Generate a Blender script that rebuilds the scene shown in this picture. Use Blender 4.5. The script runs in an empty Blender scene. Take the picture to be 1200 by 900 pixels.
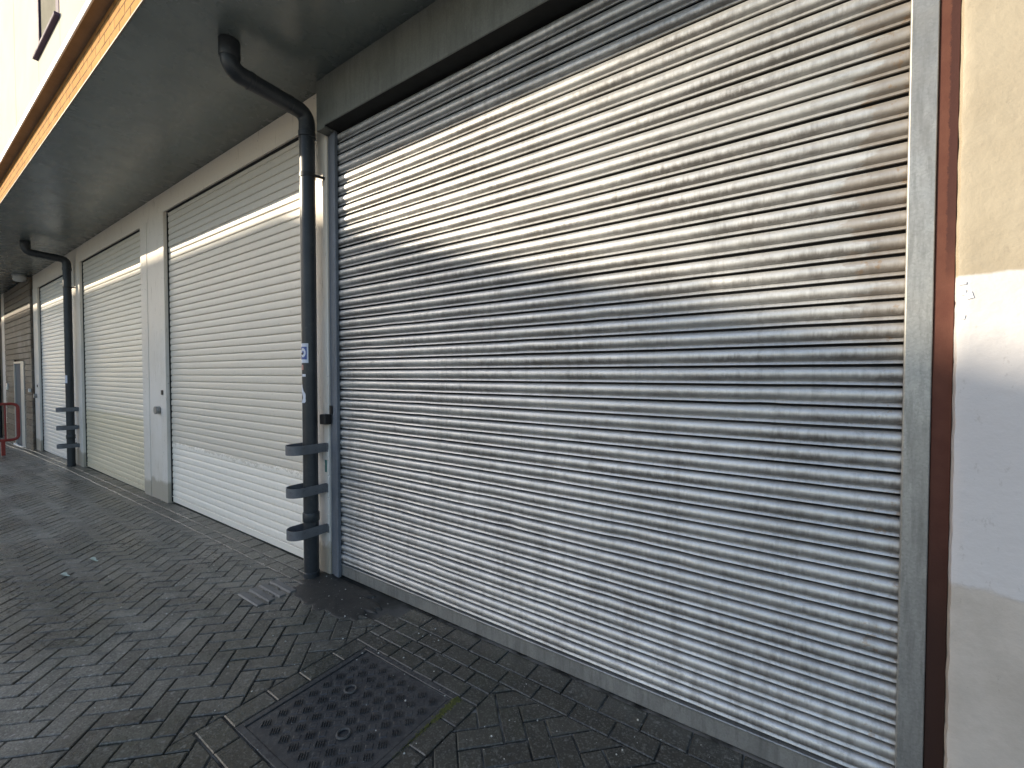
import bpy, bmesh, math, random
from mathutils import Vector, Matrix, noise

random.seed(7)
SC = bpy.context.scene
COL = SC.collection

# ------------------------------------------------------------------ camera
PITCH, YAW = -0.0236, 0.6043
cam = bpy.data.cameras.new('camera')
cam.sensor_fit = 'HORIZONTAL'
cam.sensor_width = 36.0
cam.lens = 36.0 * 510.73 / 1200.0
cam.clip_start = 0.05
cam.clip_end = 1500
cam_o = bpy.data.objects.new('camera', cam)
COL.objects.link(cam_o)
cam_o.location = (0, -2.0447, 1.63)
cam_o.rotation_euler = (math.pi / 2 + PITCH, 0, YAW)
SC.camera = cam_o

# ------------------------------------------------------------------ sky, sun, exposure
SUN_EL = math.radians(18.9)
SUN_ROT = math.radians(236.3)
world = bpy.data.worlds.new('World')
SC.world = world
world.use_nodes = True
wt = world.node_tree
sky = wt.nodes.new('ShaderNodeTexSky')
sky.sky_type = 'NISHITA'
sky.sun_disc = False
sky.sun_elevation = SUN_EL
sky.sun_rotation = SUN_ROT
sky.air_density = 1.0
sky.dust_density = 1.3
sky.ozone_density = 1.2
bg = wt.nodes['Background']
wt.links.new(sky.outputs[0], bg.inputs[0])
bg.inputs[1].default_value = 0.15

sun = bpy.data.lights.new('sun', 'SUN')
sun.energy = 5.0
sun.angle = math.radians(0.55)
sun.color = (1.0, 0.87, 0.67)
sun_o = bpy.data.objects.new('sun', sun)
COL.objects.link(sun_o)
sdir = Vector((math.sin(SUN_ROT) * math.cos(SUN_EL), math.cos(SUN_ROT) * math.cos(SUN_EL), math.sin(SUN_EL)))
sun_o.rotation_euler = sdir.to_track_quat('Z', 'Y').to_euler()
sun_o.location = (-20, -15, 25)

SC.view_settings.view_transform = 'Standard'
SC.view_settings.look = 'None'
SC.view_settings.gamma = 1.0
SC.view_settings.use_curve_mapping = False
SC.view_settings.exposure = 1.1

# ------------------------------------------------------------------ node helpers
class NT:
    def __init__(self, name):
        self.m = bpy.data.materials.new(name)
        self.m.use_nodes = True
        self.t = self.m.node_tree
        self.b = self.t.nodes['Principled BSDF']
        self.tc = self.t.nodes.new('ShaderNodeTexCoord')
        self.obj = self.tc.outputs['Object']
    def put(self, sock, v):
        if v is None:
            return
        if isinstance(v, (int, float)):
            sock.default_value = v
        elif isinstance(v, tuple):
            sock.default_value = v if len(v) == len(sock.default_value) else tuple(v) + (1.0,)
        else:
            self.t.links.new(v, sock)
    def scale(self, s, off=(0, 0, 0), vec=None):
        n = self.t.nodes.new('ShaderNodeMapping')
        self.t.links.new(vec or self.obj, n.inputs['Vector'])
        n.inputs['Scale'].default_value = s
        n.inputs['Location'].default_value = off
        return n.outputs[0]
    def noise(self, scale=5.0, detail=4.0, rough=0.55, vec=None, dist=0.0):
        n = self.t.nodes.new('ShaderNodeTexNoise')
        self.t.links.new(vec or self.obj, n.inputs['Vector'])
        n.inputs['Scale'].default_value = scale
        n.inputs['Detail'].default_value = detail
        n.inputs['Roughness'].default_value = rough
        n.inputs['Distortion'].default_value = dist
        return n.outputs['Fac']
    def voro(self, scale=5.0, feature='F1', vec=None, out='Distance', rnd=1.0):
        n = self.t.nodes.new('ShaderNodeTexVoronoi')
        n.feature = feature
        self.t.links.new(vec or self.obj, n.inputs['Vector'])
        n.inputs['Scale'].default_value = scale
        n.inputs['Randomness'].default_value = rnd
        return n.outputs[out]
    def ramp(self, f, a, b, smooth=True):
        n = self.t.nodes.new('ShaderNodeMapRange')
        n.interpolation_type = 'SMOOTHSTEP' if smooth else 'LINEAR'
        n.clamp = True
        self.t.links.new(f, n.inputs['Value'])
        n.inputs['From Min'].default_value = a
        n.inputs['From Max'].default_value = b
        return n.outputs[0]
    def math(self, op, a, b=None, c=None):
        n = self.t.nodes.new('ShaderNodeMath')
        n.operation = op
        self.put(n.inputs[0], a)
        self.put(n.inputs[1], b)
        self.put(n.inputs[2], c)
        return n.outputs[0]
    def mix(self, f, a, b, mode='MIX'):
        n = self.t.nodes.new('ShaderNodeMix')
        n.data_type = 'RGBA'
        n.blend_type = mode
        self.put(n.inputs['Factor'], f)
        for s, v in ((n.inputs[6], a), (n.inputs[7], b)):
            self.put(s, v)
        return n.outputs[2]
    def sep(self, vec=None):
        n = self.t.nodes.new('ShaderNodeSeparateXYZ')
        self.t.links.new(vec or self.obj, n.inputs[0])
        return n.outputs
    def attr(self, name):
        n = self.t.nodes.new('ShaderNodeAttribute')
        n.attribute_name = name
        return n.outputs['Fac']
    def bump(self, h, strength=0.3, dist=0.002, normal=None):
        n = self.t.nodes.new('ShaderNodeBump')
        n.inputs['Strength'].default_value = strength
        n.inputs['Distance'].default_value = dist
        self.t.links.new(h, n.inputs['Height'])
        if normal:
            self.t.links.new(normal, n.inputs['Normal'])
        return n.outputs[0]
    def out(self, color=None, rough=None, metal=None, normal=None, spec=None):
        self.put(self.b.inputs['Base Color'], color)
        self.put(self.b.inputs['Roughness'], rough)
        self.put(self.b.inputs['Metallic'], metal)
        self.put(self.b.inputs['Normal'], normal)
        self.put(self.b.inputs['Specular IOR Level'], spec)
        return self.m

def m_galv(name, base=(0.485, 0.485, 0.48), slat=True, metal=0.62, rough=0.42, right_rust=False):
    n = NT(name)
    x, y, z = n.sep()
    blot = n.noise(2.2, 5, 0.6)
    streak = n.noise(1.0, 5, 0.65, vec=n.scale((42, 42, 5)))
    streak2 = n.noise(1.0, 3, 0.6, vec=n.scale((150, 150, 14)))
    spang = n.voro(110 if slat else 150, out='Color', vec=n.scale((1, 1, 1)))
    sp = n.t.nodes.new('ShaderNodeRGBToBW')
    n.t.links.new(spang, sp.inputs[0])
    c = n.mix(n.ramp(blot, 0.3, 0.75), base, tuple(v * 1.22 for v in base))
    c = n.mix(n.math('MULTIPLY', sp.outputs[0], 0.22 if slat else 0.45), c, tuple(v * 0.55 for v in base))
    if slat:
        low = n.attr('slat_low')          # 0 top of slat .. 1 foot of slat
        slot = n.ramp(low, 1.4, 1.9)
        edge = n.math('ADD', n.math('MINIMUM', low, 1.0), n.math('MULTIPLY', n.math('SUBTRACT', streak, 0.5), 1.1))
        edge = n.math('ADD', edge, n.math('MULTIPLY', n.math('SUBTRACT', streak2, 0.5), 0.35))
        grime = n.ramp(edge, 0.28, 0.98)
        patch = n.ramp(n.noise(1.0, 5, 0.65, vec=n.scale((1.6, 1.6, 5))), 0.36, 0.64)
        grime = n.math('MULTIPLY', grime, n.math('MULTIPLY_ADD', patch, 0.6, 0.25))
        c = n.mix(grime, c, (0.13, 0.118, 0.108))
        dark = n.ramp(n.noise(1.0, 6, 0.7, vec=n.scale((9, 9, 22))), 0.58, 0.68)
        c = n.mix(n.math('MULTIPLY', dark, 0.3), c, (0.09, 0.085, 0.08))
        run = n.ramp(n.noise(1.0, 5, 0.65, vec=n.scale((30, 30, 1.1), (2.0, 0, 0.4))), 0.50, 0.66)
        run = n.math('MULTIPLY', run, n.ramp(n.noise(1.1, 3, 0.5, vec=n.scale((1, 1, 1), (7, 1, 3))), 0.40, 0.58))
        c = n.mix(n.math('MULTIPLY', run, 0.26), c, (0.14, 0.13, 0.12))
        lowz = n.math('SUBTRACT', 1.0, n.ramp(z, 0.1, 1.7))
        c = n.mix(n.math('MULTIPLY', n.math('MULTIPLY', lowz, n.ramp(n.noise(1.0, 5, 0.7, vec=n.scale((17, 17, 3), (1, 5, 2))), 0.46, 0.66)), 0.36), c, (0.11, 0.095, 0.085))  # streaky grime, strengthened low down to deepen the shade on the lower slats
        # old coat of paint daubed over some slats, worn back to zinc
        pt = n.ramp(n.noise(1.0, 3, 0.5, vec=n.scale((3.1, 3.1, 16), (4.2, 0, 1.7))), 0.55, 0.58)
        pt = n.math('MULTIPLY', pt, n.ramp(x, 1.3, 2.3))
        c = n.mix(n.math('MULTIPLY', pt, 0.5), c, (0.50, 0.49, 0.45))
        if right_rust:
            e = n.ramp(n.math('ADD', x, n.math('MULTIPLY', n.math('SUBTRACT', n.noise(1.0, 4, 0.6, vec=n.scale((5, 5, 15))), 0.5), 0.55)), 1.54, 1.58)
            hi = n.ramp(z, 1.5, 2.1)
            c = n.mix(n.math('MULTIPLY', n.math('MULTIPLY', e, hi), 0.55), c, (0.27, 0.225, 0.185))
            c = n.mix(n.math('MULTIPLY', n.math('MULTIPLY', e, n.ramp(n.noise(30, 4, 0.6), 0.60, 0.68)), 0.5), c, (0.30, 0.19, 0.10))
    else:
        c = n.mix(n.math('MULTIPLY', n.ramp(streak, 0.45, 0.68), 0.35), c, (0.10, 0.10, 0.095))
        big = n.ramp(n.noise(1.0, 4, 0.6, vec=n.scale((4.5, 4.5, 1.2))), 0.48, 0.56)
        c = n.mix(n.math('MULTIPLY', big, 0.28), c, tuple(v * 0.5 for v in base))
    if slat:
        c = n.mix(slot, c, (0.018, 0.018, 0.020))  # slot near-black: grime and the shade of the gap put into the colour
    r = n.math('MULTIPLY_ADD', n.noise(14, 5, 0.6), 0.25, rough - 0.1)
    h = n.math('ADD', n.noise(60, 4, 0.6), n.math('MULTIPLY', n.noise(9, 3, 0.5), 1.2))
    return n.out(c, r, metal, n.bump(h, 0.22, 0.0015))

def m_white_slat(name, upper, lower, zline, jag=0.05, dirt=0.15, scuff=None):
    n = NT(name)
    x, y, z = n.sep()
    w = n.noise(1.0, 6, 0.7, vec=n.scale((13, 13, 26)))
    big = n.noise(0.9, 3, 0.5)
    zz = n.math('ADD', z, n.math('MULTIPLY', n.math('SUBTRACT', w, 0.5), jag * 5))
    zz = n.math('ADD', zz, n.math('MULTIPLY', n.math('SUBTRACT', big, 0.5), jag * 2))
    f = n.ramp(zz, zline - 0.008, zline + 0.008)
    c = n.mix(f, lower, upper)
    if scuff:
        pe = n.ramp(n.noise(1.0, 6, 0.72, vec=n.scale((22, 22, 34))), 0.55, 0.62)
        near = n.math('MULTIPLY', n.ramp(x, 0.3, 1.5), n.math('SUBTRACT', 1.0, n.ramp(z, 0.55, 0.85)))
        c = n.mix(n.math('MULTIPLY', n.math('MULTIPLY', pe, near), 0.8), c, scuff)
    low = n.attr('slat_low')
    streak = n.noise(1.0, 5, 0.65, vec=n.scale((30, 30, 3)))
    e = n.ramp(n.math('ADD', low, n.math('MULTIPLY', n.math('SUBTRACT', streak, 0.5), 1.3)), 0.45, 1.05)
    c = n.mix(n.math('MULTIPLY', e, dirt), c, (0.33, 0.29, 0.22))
    sp = n.ramp(n.noise(36, 4, 0.7), 0.64, 0.70)
    c = n.mix(n.math('MULTIPLY', sp, 0.4), c, (0.3, 0.27, 0.22))
    h = n.math('ADD', n.noise(40, 4, 0.6), n.math('MULTIPLY', f, 0.8))
    return n.out(c, n.math('MULTIPLY_ADD', big, 0.2, 0.36), 0.0, n.bump(h, 0.15, 0.0015))

def m_paint(name, col, col2=None, rough=0.5, nscale=3.0, amt=0.6, bump=0.12, spots=0.0, spotcol=(0.1, 0.08, 0.06), spec=0.4):
    n = NT(name)
    col2 = col2 or tuple(v * 0.8 for v in col)
    c = n.mix(n.math('MULTIPLY', n.ramp(n.noise(nscale, 6, 0.65), 0.35, 0.7), amt), col, col2)
    if spots:
        c = n.mix(n.math('MULTIPLY', n.ramp(n.noise(28, 5, 0.7), 0.58, 0.66), spots), c, spotcol)
    r = n.math('MULTIPLY_ADD', n.noise(nscale * 4, 4, 0.6), 0.22, rough - 0.11)
    return n.out(c, r, 0.0, n.bump(n.noise(nscale * 16, 4, 0.6), bump, 0.002), spec)

M = {}
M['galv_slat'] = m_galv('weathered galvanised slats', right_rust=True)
M['galv'] = m_galv('galvanised sheet', base=(0.34, 0.34, 0.33), slat=False)
M['galv_dirty'] = m_galv('grimy galvanised sheet', base=(0.185, 0.19, 0.172), slat=False, metal=0.2, rough=0.5)
M['galv_blue'] = m_galv('painted blue grey rail', base=(0.15, 0.165, 0.195), slat=False, metal=0.2, rough=0.5)
M['slat_two'] = m_white_slat('cream slats repainted white below', (0.66, 0.60, 0.515), (0.86, 0.80, 0.715), 0.74, 0.055)
M['slat_three'] = m_white_slat('cream slats yellowed below', (0.74, 0.67, 0.56), (0.68, 0.60, 0.44), 1.0, 0.02, 0.2, scuff=(0.33, 0.28, 0.19))
M['slat_four'] = m_white_slat('clean white slats', (0.74, 0.71, 0.65), (0.78, 0.75, 0.70), 2.9, 0.01, 0.1)
M['black_gap'] = m_paint('dark void', (0.012, 0.012, 0.012), rough=0.8)
M['pvc'] = m_paint('black pipe plastic', (0.022, 0.025, 0.030), (0.045, 0.048, 0.052), rough=0.42, nscale=5, spots=0.25, spotcol=(0.09, 0.09, 0.085))
M['hoop'] = m_paint('grey painted steel', (0.12, 0.122, 0.132), (0.19, 0.192, 0.20), rough=0.55, nscale=9, spots=0.5, spotcol=(0.05, 0.04, 0.035))
M['black_iron'] = m_paint('black iron', (0.02, 0.018, 0.018), rough=0.5, nscale=12)
M['soffit'] = m_paint('dark grey soffit board', (0.165, 0.186, 0.176), (0.105, 0.12, 0.112), rough=0.27, nscale=1.1, amt=0.6, bump=0.06, spots=0.25, spotcol=(0.03, 0.03, 0.03), spec=0.6)
M['clad'] = m_paint('cream cladding panel', (0.50, 0.475, 0.40), (0.46, 0.43, 0.35), rough=0.85, nscale=0.8, spec=0.03)
M['trim_white'] = m_paint('white trim', (0.78, 0.79, 0.82), rough=0.4)
M['purple'] = m_paint('plum grey frame', (0.075, 0.05, 0.085), rough=0.7, spec=0.1)
M['blind'] = m_paint('drawn grey blind', (0.17, 0.16, 0.125), rough=0.8, spec=0.03)
M['underside'] = m_paint('brown underside', (0.30, 0.235, 0.18), (0.18, 0.135, 0.10), rough=0.7, nscale=3)
M['red'] = m_paint('worn red tube paint', (0.26, 0.030, 0.022), (0.20, 0.045, 0.036), rough=0.45, nscale=8, spots=0.4, spotcol=(0.2, 0.12, 0.1))
M['door_grey'] = m_paint('grey door', (0.15, 0.16, 0.17), rough=0.85, spec=0.1)
M['pale_jamb'] = m_paint('pale jamb', (0.50, 0.49, 0.45), rough=0.5)
M['plate_white'] = m_paint('white plastic', (0.75, 0.75, 0.73), rough=0.35)
M['sticker_white'] = m_paint('sticker paper', (0.60, 0.62, 0.70), (0.5, 0.52, 0.6), rough=0.45, nscale=60)
M['sticker_blue'] = m_paint('sticker blue', (0.06, 0.10, 0.30), rough=0.45, nscale=60)
M['sticker_pink'] = m_paint('sticker pink', (0.42, 0.22, 0.20), rough=0.5, nscale=60)
M['sticker_teal'] = m_paint('teal paint', (0.07, 0.20, 0.18), rough=0.5, nscale=60)
M['lamp_glass'] = m_paint('opal lamp bowl', (0.6, 0.6, 0.58), rough=0.25)

def m_pier():
    n = NT('white painted masonry')
    x, y, z = n.sep()
    w = n.noise(7, 5, 0.65)
    c = n.mix(n.ramp(n.noise(1.2, 5, 0.6), 0.35, 0.7), (0.72, 0.675, 0.625), (0.63, 0.58, 0.515))
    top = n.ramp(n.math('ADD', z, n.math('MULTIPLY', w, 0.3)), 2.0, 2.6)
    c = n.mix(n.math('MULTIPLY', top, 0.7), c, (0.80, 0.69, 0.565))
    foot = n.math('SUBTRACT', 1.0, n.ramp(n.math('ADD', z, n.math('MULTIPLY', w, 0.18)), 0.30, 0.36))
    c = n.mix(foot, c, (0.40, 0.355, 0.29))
    rust = n.ramp(n.noise(1.0, 5, 0.7, vec=n.scale((34, 34, 3.5))), 0.58, 0.68)
    c = n.mix(n.math('MULTIPLY', rust, 0.4), c, (0.28, 0.2, 0.13))
    c = n.mix(n.ramp(n.noise(40, 4, 0.7), 0.66, 0.70), c, (0.14, 0.11, 0.09))
    return n.out(c, 0.6, 0, n.bump(n.noise(30, 5, 0.65), 0.25, 0.003))
M['pier'] = m_pier()

def m_right_wall():
    n = NT('patched painted wall')
    x, y, z = n.sep()
    w = n.noise(6, 5, 0.6)
    w2 = n.noise(1.6, 3, 0.5)
    def band(lo, soft, amp):
        return n.ramp(n.math('ADD', z, n.math('MULTIPLY', n.math('SUBTRACT', w, 0.5), amp)), lo - soft, lo + soft)
    cream = n.mix(n.ramp(n.noise(2.4, 6, 0.6), 0.35, 0.7), (0.335, 0.292, 0.222), (0.295, 0.252, 0.185))
    stain = n.ramp(n.noise(1.0, 5, 0.65, vec=n.scale((8, 8, 2.2))), 0.55, 0.72)
    cream = n.mix(n.math('MULTIPLY', stain, 0.5), cream, (0.30, 0.25, 0.185))
    lilac = n.mix(n.ramp(w2, 0.35, 0.7), (0.53, 0.515, 0.52), (0.475, 0.46, 0.47))
    grey = n.mix(n.ramp(n.noise(4, 6, 0.65), 0.35, 0.7), (0.50, 0.455, 0.41), (0.40, 0.36, 0.32))
    c = n.mix(band(1.95, 0.006, 0.04), lilac, cream)
    c = n.mix(band(0.925, 0.012, 0.10), grey, c)
    crack = n.ramp(n.noise(1.0, 7, 0.75, vec=n.scale((30, 30, 16))), 0.61, 0.66)
    c = n.mix(n.math('MULTIPLY', crack, 0.22), c, (0.16, 0.13, 0.11))
    h = n.math('ADD', n.noise(24, 6, 0.6), n.math('MULTIPLY', n.noise(4, 3, 0.5), 1.8))
    h = n.math('ADD', h, n.math('MULTIPLY', band(0.925, 0.012, 0.10), 0.6))
    return n.out(c, 0.55, 0, n.bump(h, 0.55, 0.005))
M['rwall'] = m_right_wall()

def m_brown():
    n = NT('brown oxide steel')
    x, y, z = n.sep()
    edge = n.math('ADD', x, n.math('MULTIPLY', n.math('SUBTRACT', n.noise(1.0, 8, 0.85, vec=n.scale((70, 70, 45))), 0.5), 0.030))
    f = n.ramp(edge, 0.024, 0.029)
    f = n.math('MULTIPLY', f, n.ramp(n.math('ADD', z, n.math('MULTIPLY', n.noise(3, 3, 0.5), 0.6)), 2.2, 2.4))
    c = n.mix(n.ramp(n.noise(9, 5, 0.6), 0.3, 0.7), (0.105, 0.045, 0.033), (0.085, 0.034, 0.026))
    c = n.mix(f, c, (0.052, 0.024, 0.022))
    c = n.mix(n.math('SUBTRACT', 1.0, n.ramp(n.math('ADD', z, n.noise(2, 3, .5)), 0.8, 2.2)), c, (0.035, 0.020, 0.017))  # darkens downwards: shadow of the building opposite put into the colour
    return n.out(c, 0.75, 0.0, n.bump(n.noise(90, 4, 0.6), 0.4, 0.002), 0.12)
M['brown'] = m_brown()

def m_paver():
    n = NT('wet block paving')
    r = n.attr('rnd')
    x, y, z = n.sep()
    c = n.mix(r, (0.115, 0.107, 0.085), (0.235, 0.220, 0.180))
    wet = n.ramp(n.noise(0.8, 5, 0.65), 0.40, 0.56)
    wet = n.math('MAXIMUM', n.math('MULTIPLY', wet, 0.75), n.ramp(n.math('ADD', x, n.math('MULTIPLY', n.noise(2.5, 4, .6), 1.0)), -2.9, -1.4))
    c = n.mix(n.math('MULTIPLY', wet, 0.76), c, (0.024, 0.023, 0.019))
    c = n.mix(n.math('MULTIPLY', n.ramp(n.noise(1.7, 5, 0.6), 0.46, 0.60), 0.55), c, (0.050, 0.054, 0.038))
    c = n.mix(n.math('MULTIPLY', n.ramp(n.noise(7, 6, 0.7), 0.48, 0.62), 0.5), c, (0.035, 0.034, 0.032))
    def chips(scale, lo, amt, col, cc):
        v = n.sep(n.voro(scale, out='Color'))
        k = n.ramp(v[0], lo, lo + 0.05)
        k = n.math('MULTIPLY', k, n.math('MULTIPLY_ADD', v[1], 0.7, 0.3))
        k = n.math('MULTIPLY', k, n.math('MULTIPLY_ADD', wet, -0.6, 1.0))
        return n.mix(n.math('MULTIPLY', k, amt), cc, col)
    c = chips(150, 0.72, 0.65, (0.30, 0.295, 0.27), c)
    c = chips(210, 0.66, 0.75, (0.012, 0.012, 0.012), c)
    c = chips(75, 0.94, 0.6, (0.42, 0.41, 0.38), c)
    rg = n.math('SUBTRACT', n.math('MULTIPLY_ADD', n.noise(30, 4, 0.65), 0.28, 0.31), n.math('MULTIPLY', wet, 0.22))
    h = n.math('ADD', n.sep(n.voro(170, out='Color'))[2], n.math('MULTIPLY', n.noise(26, 4, 0.6), 1.5))
    return n.out(c, rg, 0, n.bump(h, 0.5, 0.0022), 0.55)
M['paver'] = m_paver()

def m_joint():
    n = NT('jointing sand and moss')
    x, y, z = n.sep()
    c = n.mix(n.ramp(n.noise(3, 5, 0.6), 0.4, 0.65), (0.014, 0.014, 0.013), (0.03, 0.03, 0.026))
    pale = n.math('MULTIPLY', n.ramp(x, -3.0, -1.2), n.ramp(n.noise(5, 4, 0.6), 0.40, 0.6))
    c = n.mix(pale, c, (0.21, 0.205, 0.19))
    moss = n.ramp(n.noise(1.4, 5, 0.65, vec=n.scale((1, 1, 1), (3, 9, 0))), 0.60, 0.7)
    c = n.mix(n.math('MULTIPLY', moss, 0.7), c, (0.045, 0.06, 0.018))
    return n.out(c, 0.75, 0, n.bump(n.noise(120, 4, 0.6), 0.5, 0.003))
M['joint'] = m_joint()
M['mortar'] = m_paint('damp mortar', (0.045, 0.042, 0.038), (0.026, 0.025, 0.024), rough=0.55, nscale=7, bump=0.6, spots=0.5, spotcol=(0.16, 0.155, 0.14))
M['iron'] = m_paint('wet cast iron', (0.046, 0.046, 0.048), (0.085, 0.084, 0.082), rough=0.27, nscale=9, bump=0.35, spots=0.35, spotcol=(0.10, 0.10, 0.095))
M['iron_worn'] = m_paint('polished iron', (0.075, 0.075, 0.075), (0.045, 0.045, 0.045), rough=0.4, nscale=30)
M['grooved'] = m_paint('grey concrete block', (0.16, 0.155, 0.15), (0.10, 0.098, 0.096), rough=0.5, nscale=9, bump=0.4, spots=0.4, spotcol=(0.05, 0.05, 0.05))
M['moss'] = m_paint('yellow green moss', (0.115, 0.115, 0.032), (0.06, 0.07, 0.022), rough=0.9, nscale=40, bump=0.8)
M['grit'] = m_paint('pale grit', (0.55, 0.54, 0.50), rough=0.7, nscale=60)
M['leaf'] = m_paint('pale paper', (0.42, 0.50, 0.44), rough=0.7, nscale=60)
M['far_wall'] = m_paint('pale render', (0.62, 0.57, 0.49), rough=0.8, nscale=0.5)
M['concrete'] = m_paint('pale bounce concrete', (0.46, 0.435, 0.39), (0.38, 0.36, 0.325), rough=0.8, nscale=1.2)  # kept pale so the added street surface reflects sunlight
M['far_roof'] = m_paint('slate roof', (0.09, 0.09, 0.10), rough=0.7, nscale=2)
M['far_glass'] = m_paint('dark glass', (0.03, 0.035, 0.04), rough=0.1, spec=0.5)

def m_brick():
    n = NT('orange stretcher brick')
    b = n.t.nodes.new('ShaderNodeTexBrick')
    x, y, z = n.sep()
    cx = n.t.nodes.new('ShaderNodeCombineXYZ')
    n.put(cx.inputs[0], x); n.put(cx.inputs[1], z)
    n.t.links.new(cx.outputs[0], b.inputs['Vector'])
    b.inputs['Scale'].default_value = 1.0
    b.inputs['Brick Width'].default_value = 0.225
    b.inputs['Row Height'].default_value = 0.075
    b.inputs['Mortar Size'].default_value = 0.007
    b.inputs['Mortar Smooth'].default_value = 0.3
    b.inputs['Color1'].default_value = (0.50, 0.26, 0.095, 1)
    b.inputs['Color2'].default_value = (0.40, 0.215, 0.085, 1)
    b.inputs['Mortar'].default_value = (0.13, 0.085, 0.05, 1)
    c = n.mix(n.math('MULTIPLY', n.ramp(n.noise(9, 5, 0.65), 0.4, 0.7), 0.5), b.outputs['Color'], (0.50, 0.31, 0.13))
    h = n.math('ADD', n.math('MULTIPLY', b.outputs['Fac'], -1.4), n.noise(60, 4, .6))
    return n.out(c, 0.95, 0, n.bump(h, 0.5, 0.004), 0.03)
M['brick'] = m_brick()

def m_timber():
    n = NT('weathered brown boards')
    r = n.attr('rnd')
    g = n.noise(1.0, 6, 0.65, vec=n.scale((2.5, 2.5, 50)))
    c = n.mix(r, (0.10, 0.068, 0.044), (0.20, 0.16, 0.12))
    c = n.mix(n.ramp(g, 0.4, 0.7), c, (0.10, 0.08, 0.062))
    c = n.mix(n.math('MULTIPLY', n.ramp(n.noise(1.5, 4, .6), 0.5, 0.65), 0.6), c, (0.22, 0.20, 0.17))
    return n.out(c, 0.7, 0, n.bump(g, 0.3, 0.003))
M['timber'] = m_timber()

# ------------------------------------------------------------------ mesh helpers
def link(name, verts, faces, mat, parent=None, loc=(0, 0, 0), smooth=False, attrs=None):
    """verts in world coordinates; the object's origin is put at loc (world)"""
    me = bpy.data.meshes.new(name)
    L = Vector(loc)
    me.from_pydata([tuple(Vector(v) - L) for v in verts], [], faces)
    me.materials.append(mat)
    if smooth:
        me.polygons.foreach_set('use_smooth', [True] * len(me.polygons))
    if attrs:
        for k, vals in attrs.items():
            a = me.attributes.new(k, 'FLOAT', 'POINT')
            a.data.foreach_set('value', vals)
    me.update()
    o = bpy.data.objects.new(name, me)
    COL.objects.link(o)
    place(o, loc, parent)
    return o

def worldloc(o):
    v = Vector(o.location)
    while o.parent:
        o = o.parent
        v = v + Vector(o.location)
    return v

def place(o, loc, parent):
    if parent is not None:
        o.parent = parent
        o.location = Vector(loc) - worldloc(parent)
    else:
        o.location = loc

def empty(name, loc, label, cat, group=None):
    o = bpy.data.objects.new(name, None)
    COL.objects.link(o)
    o.empty_display_size = 0.2
    o.location = loc
    return tag(o, label, cat, group)

def tag(o, label=None, cat=None, group=None, kind=None):
    for k, v in (('label', label), ('category', cat), ('group', group), ('kind', kind)):
        if v:
            o[k] = v
    return o

class MB:
    def __init__(self):
        self.v, self.f, self.a = [], [], []
    def add(self, vs, fs, r=0.0):
        k = len(self.v)
        self.v += [tuple(p) for p in vs]
        self.f += [tuple(i + k for i in f) for f in fs]
        self.a += [r] * len(vs)
    def box(self, x0, x1, y0, y1, z0, z1, bev=0.0, r=0.0):
        bm = bmesh.new()
        bmesh.ops.create_cube(bm, size=1)
        for v in bm.verts:
            v.co = Vector(((x0 + x1) / 2 + v.co.x * (x1 - x0), (y0 + y1) / 2 + v.co.y * (y1 - y0), (z0 + z1) / 2 + v.co.z * (z1 - z0)))
        if bev:
            bmesh.ops.bevel(bm, geom=list(bm.edges), offset=bev, segments=1, affect='EDGES', profile=0.5)
        self.take(bm, r)
    def take(self, bm, r=0.0):
        bm.verts.index_update()
        bm.normal_update()
        self.add([v.co[:] for v in bm.verts], [[v.index for v in f.verts] for f in bm.faces], r)
        bm.free()
    def tube(self, path, r, seg=20, cap=True, flat=None):
        """round tube along a polyline; flat=(w,h) sweeps a rectangle instead"""
        P = [Vector(p) for p in path]
        rings = []
        up = None
        for i, p in enumerate(P):
            t = (P[min(i + 1, len(P) - 1)] - P[max(i - 1, 0)]).normalized()
            if up is None:
                ref = Vector((0, 0, 1)) if abs(t.z) < 0.9 else Vector((1, 0, 0))
                up = (ref - t * ref.dot(t)).normalized()
            else:
                up = (up - t * up.dot(t)).normalized()
            sd = t.cross(up)
            rr = r[i] if isinstance(r, (list, tuple)) else r
            if flat:
                w, h = flat
                rings.append([p + sd * a * w / 2 + up * b * h / 2 for a, b in ((-1, -1), (1, -1), (1, 1), (-1, 1))])
            else:
                rings.append([p + (up * math.cos(2 * math.pi * k / seg) + sd * math.sin(2 * math.pi * k / seg)) * rr for k in range(seg)])
        n = len(rings[0])
        vs = [q for ring in rings for q in ring]
        fs = []
        for i in range(len(rings) - 1):
            for k in range(n):
                a, b = i * n + k, i * n + (k + 1) % n
                fs.append((a, a + n, b + n, b))
        if cap:
            fs.append(tuple(range(n)))
            fs.append(tuple(reversed(range((len(rings) - 1) * n, len(rings) * n))))
        self.add(vs, fs)
    def build(self, name, mat, parent=None, loc=None, smooth=False, rnd=False):
        if loc is None:
            loc = worldloc(parent) if parent is not None else (0, 0, 0)
        o = link(name, self.v, self.f, mat, parent, loc, smooth, {'rnd': self.a} if rnd else None)
        if smooth:
            for e in o.data.edges:
                pass
            try:
                o.data.set_sharp_from_angle(angle=math.radians(38))
            except Exception:
                pass
        return o

def boxpart(name, mat, parent, x0, x1, y0, y1, z0, z1, bev=0.003):
    m = MB()
    m.box(x0, x1, y0, y1, z0, z1, bev)
    return m.build(name, mat, parent)

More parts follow.
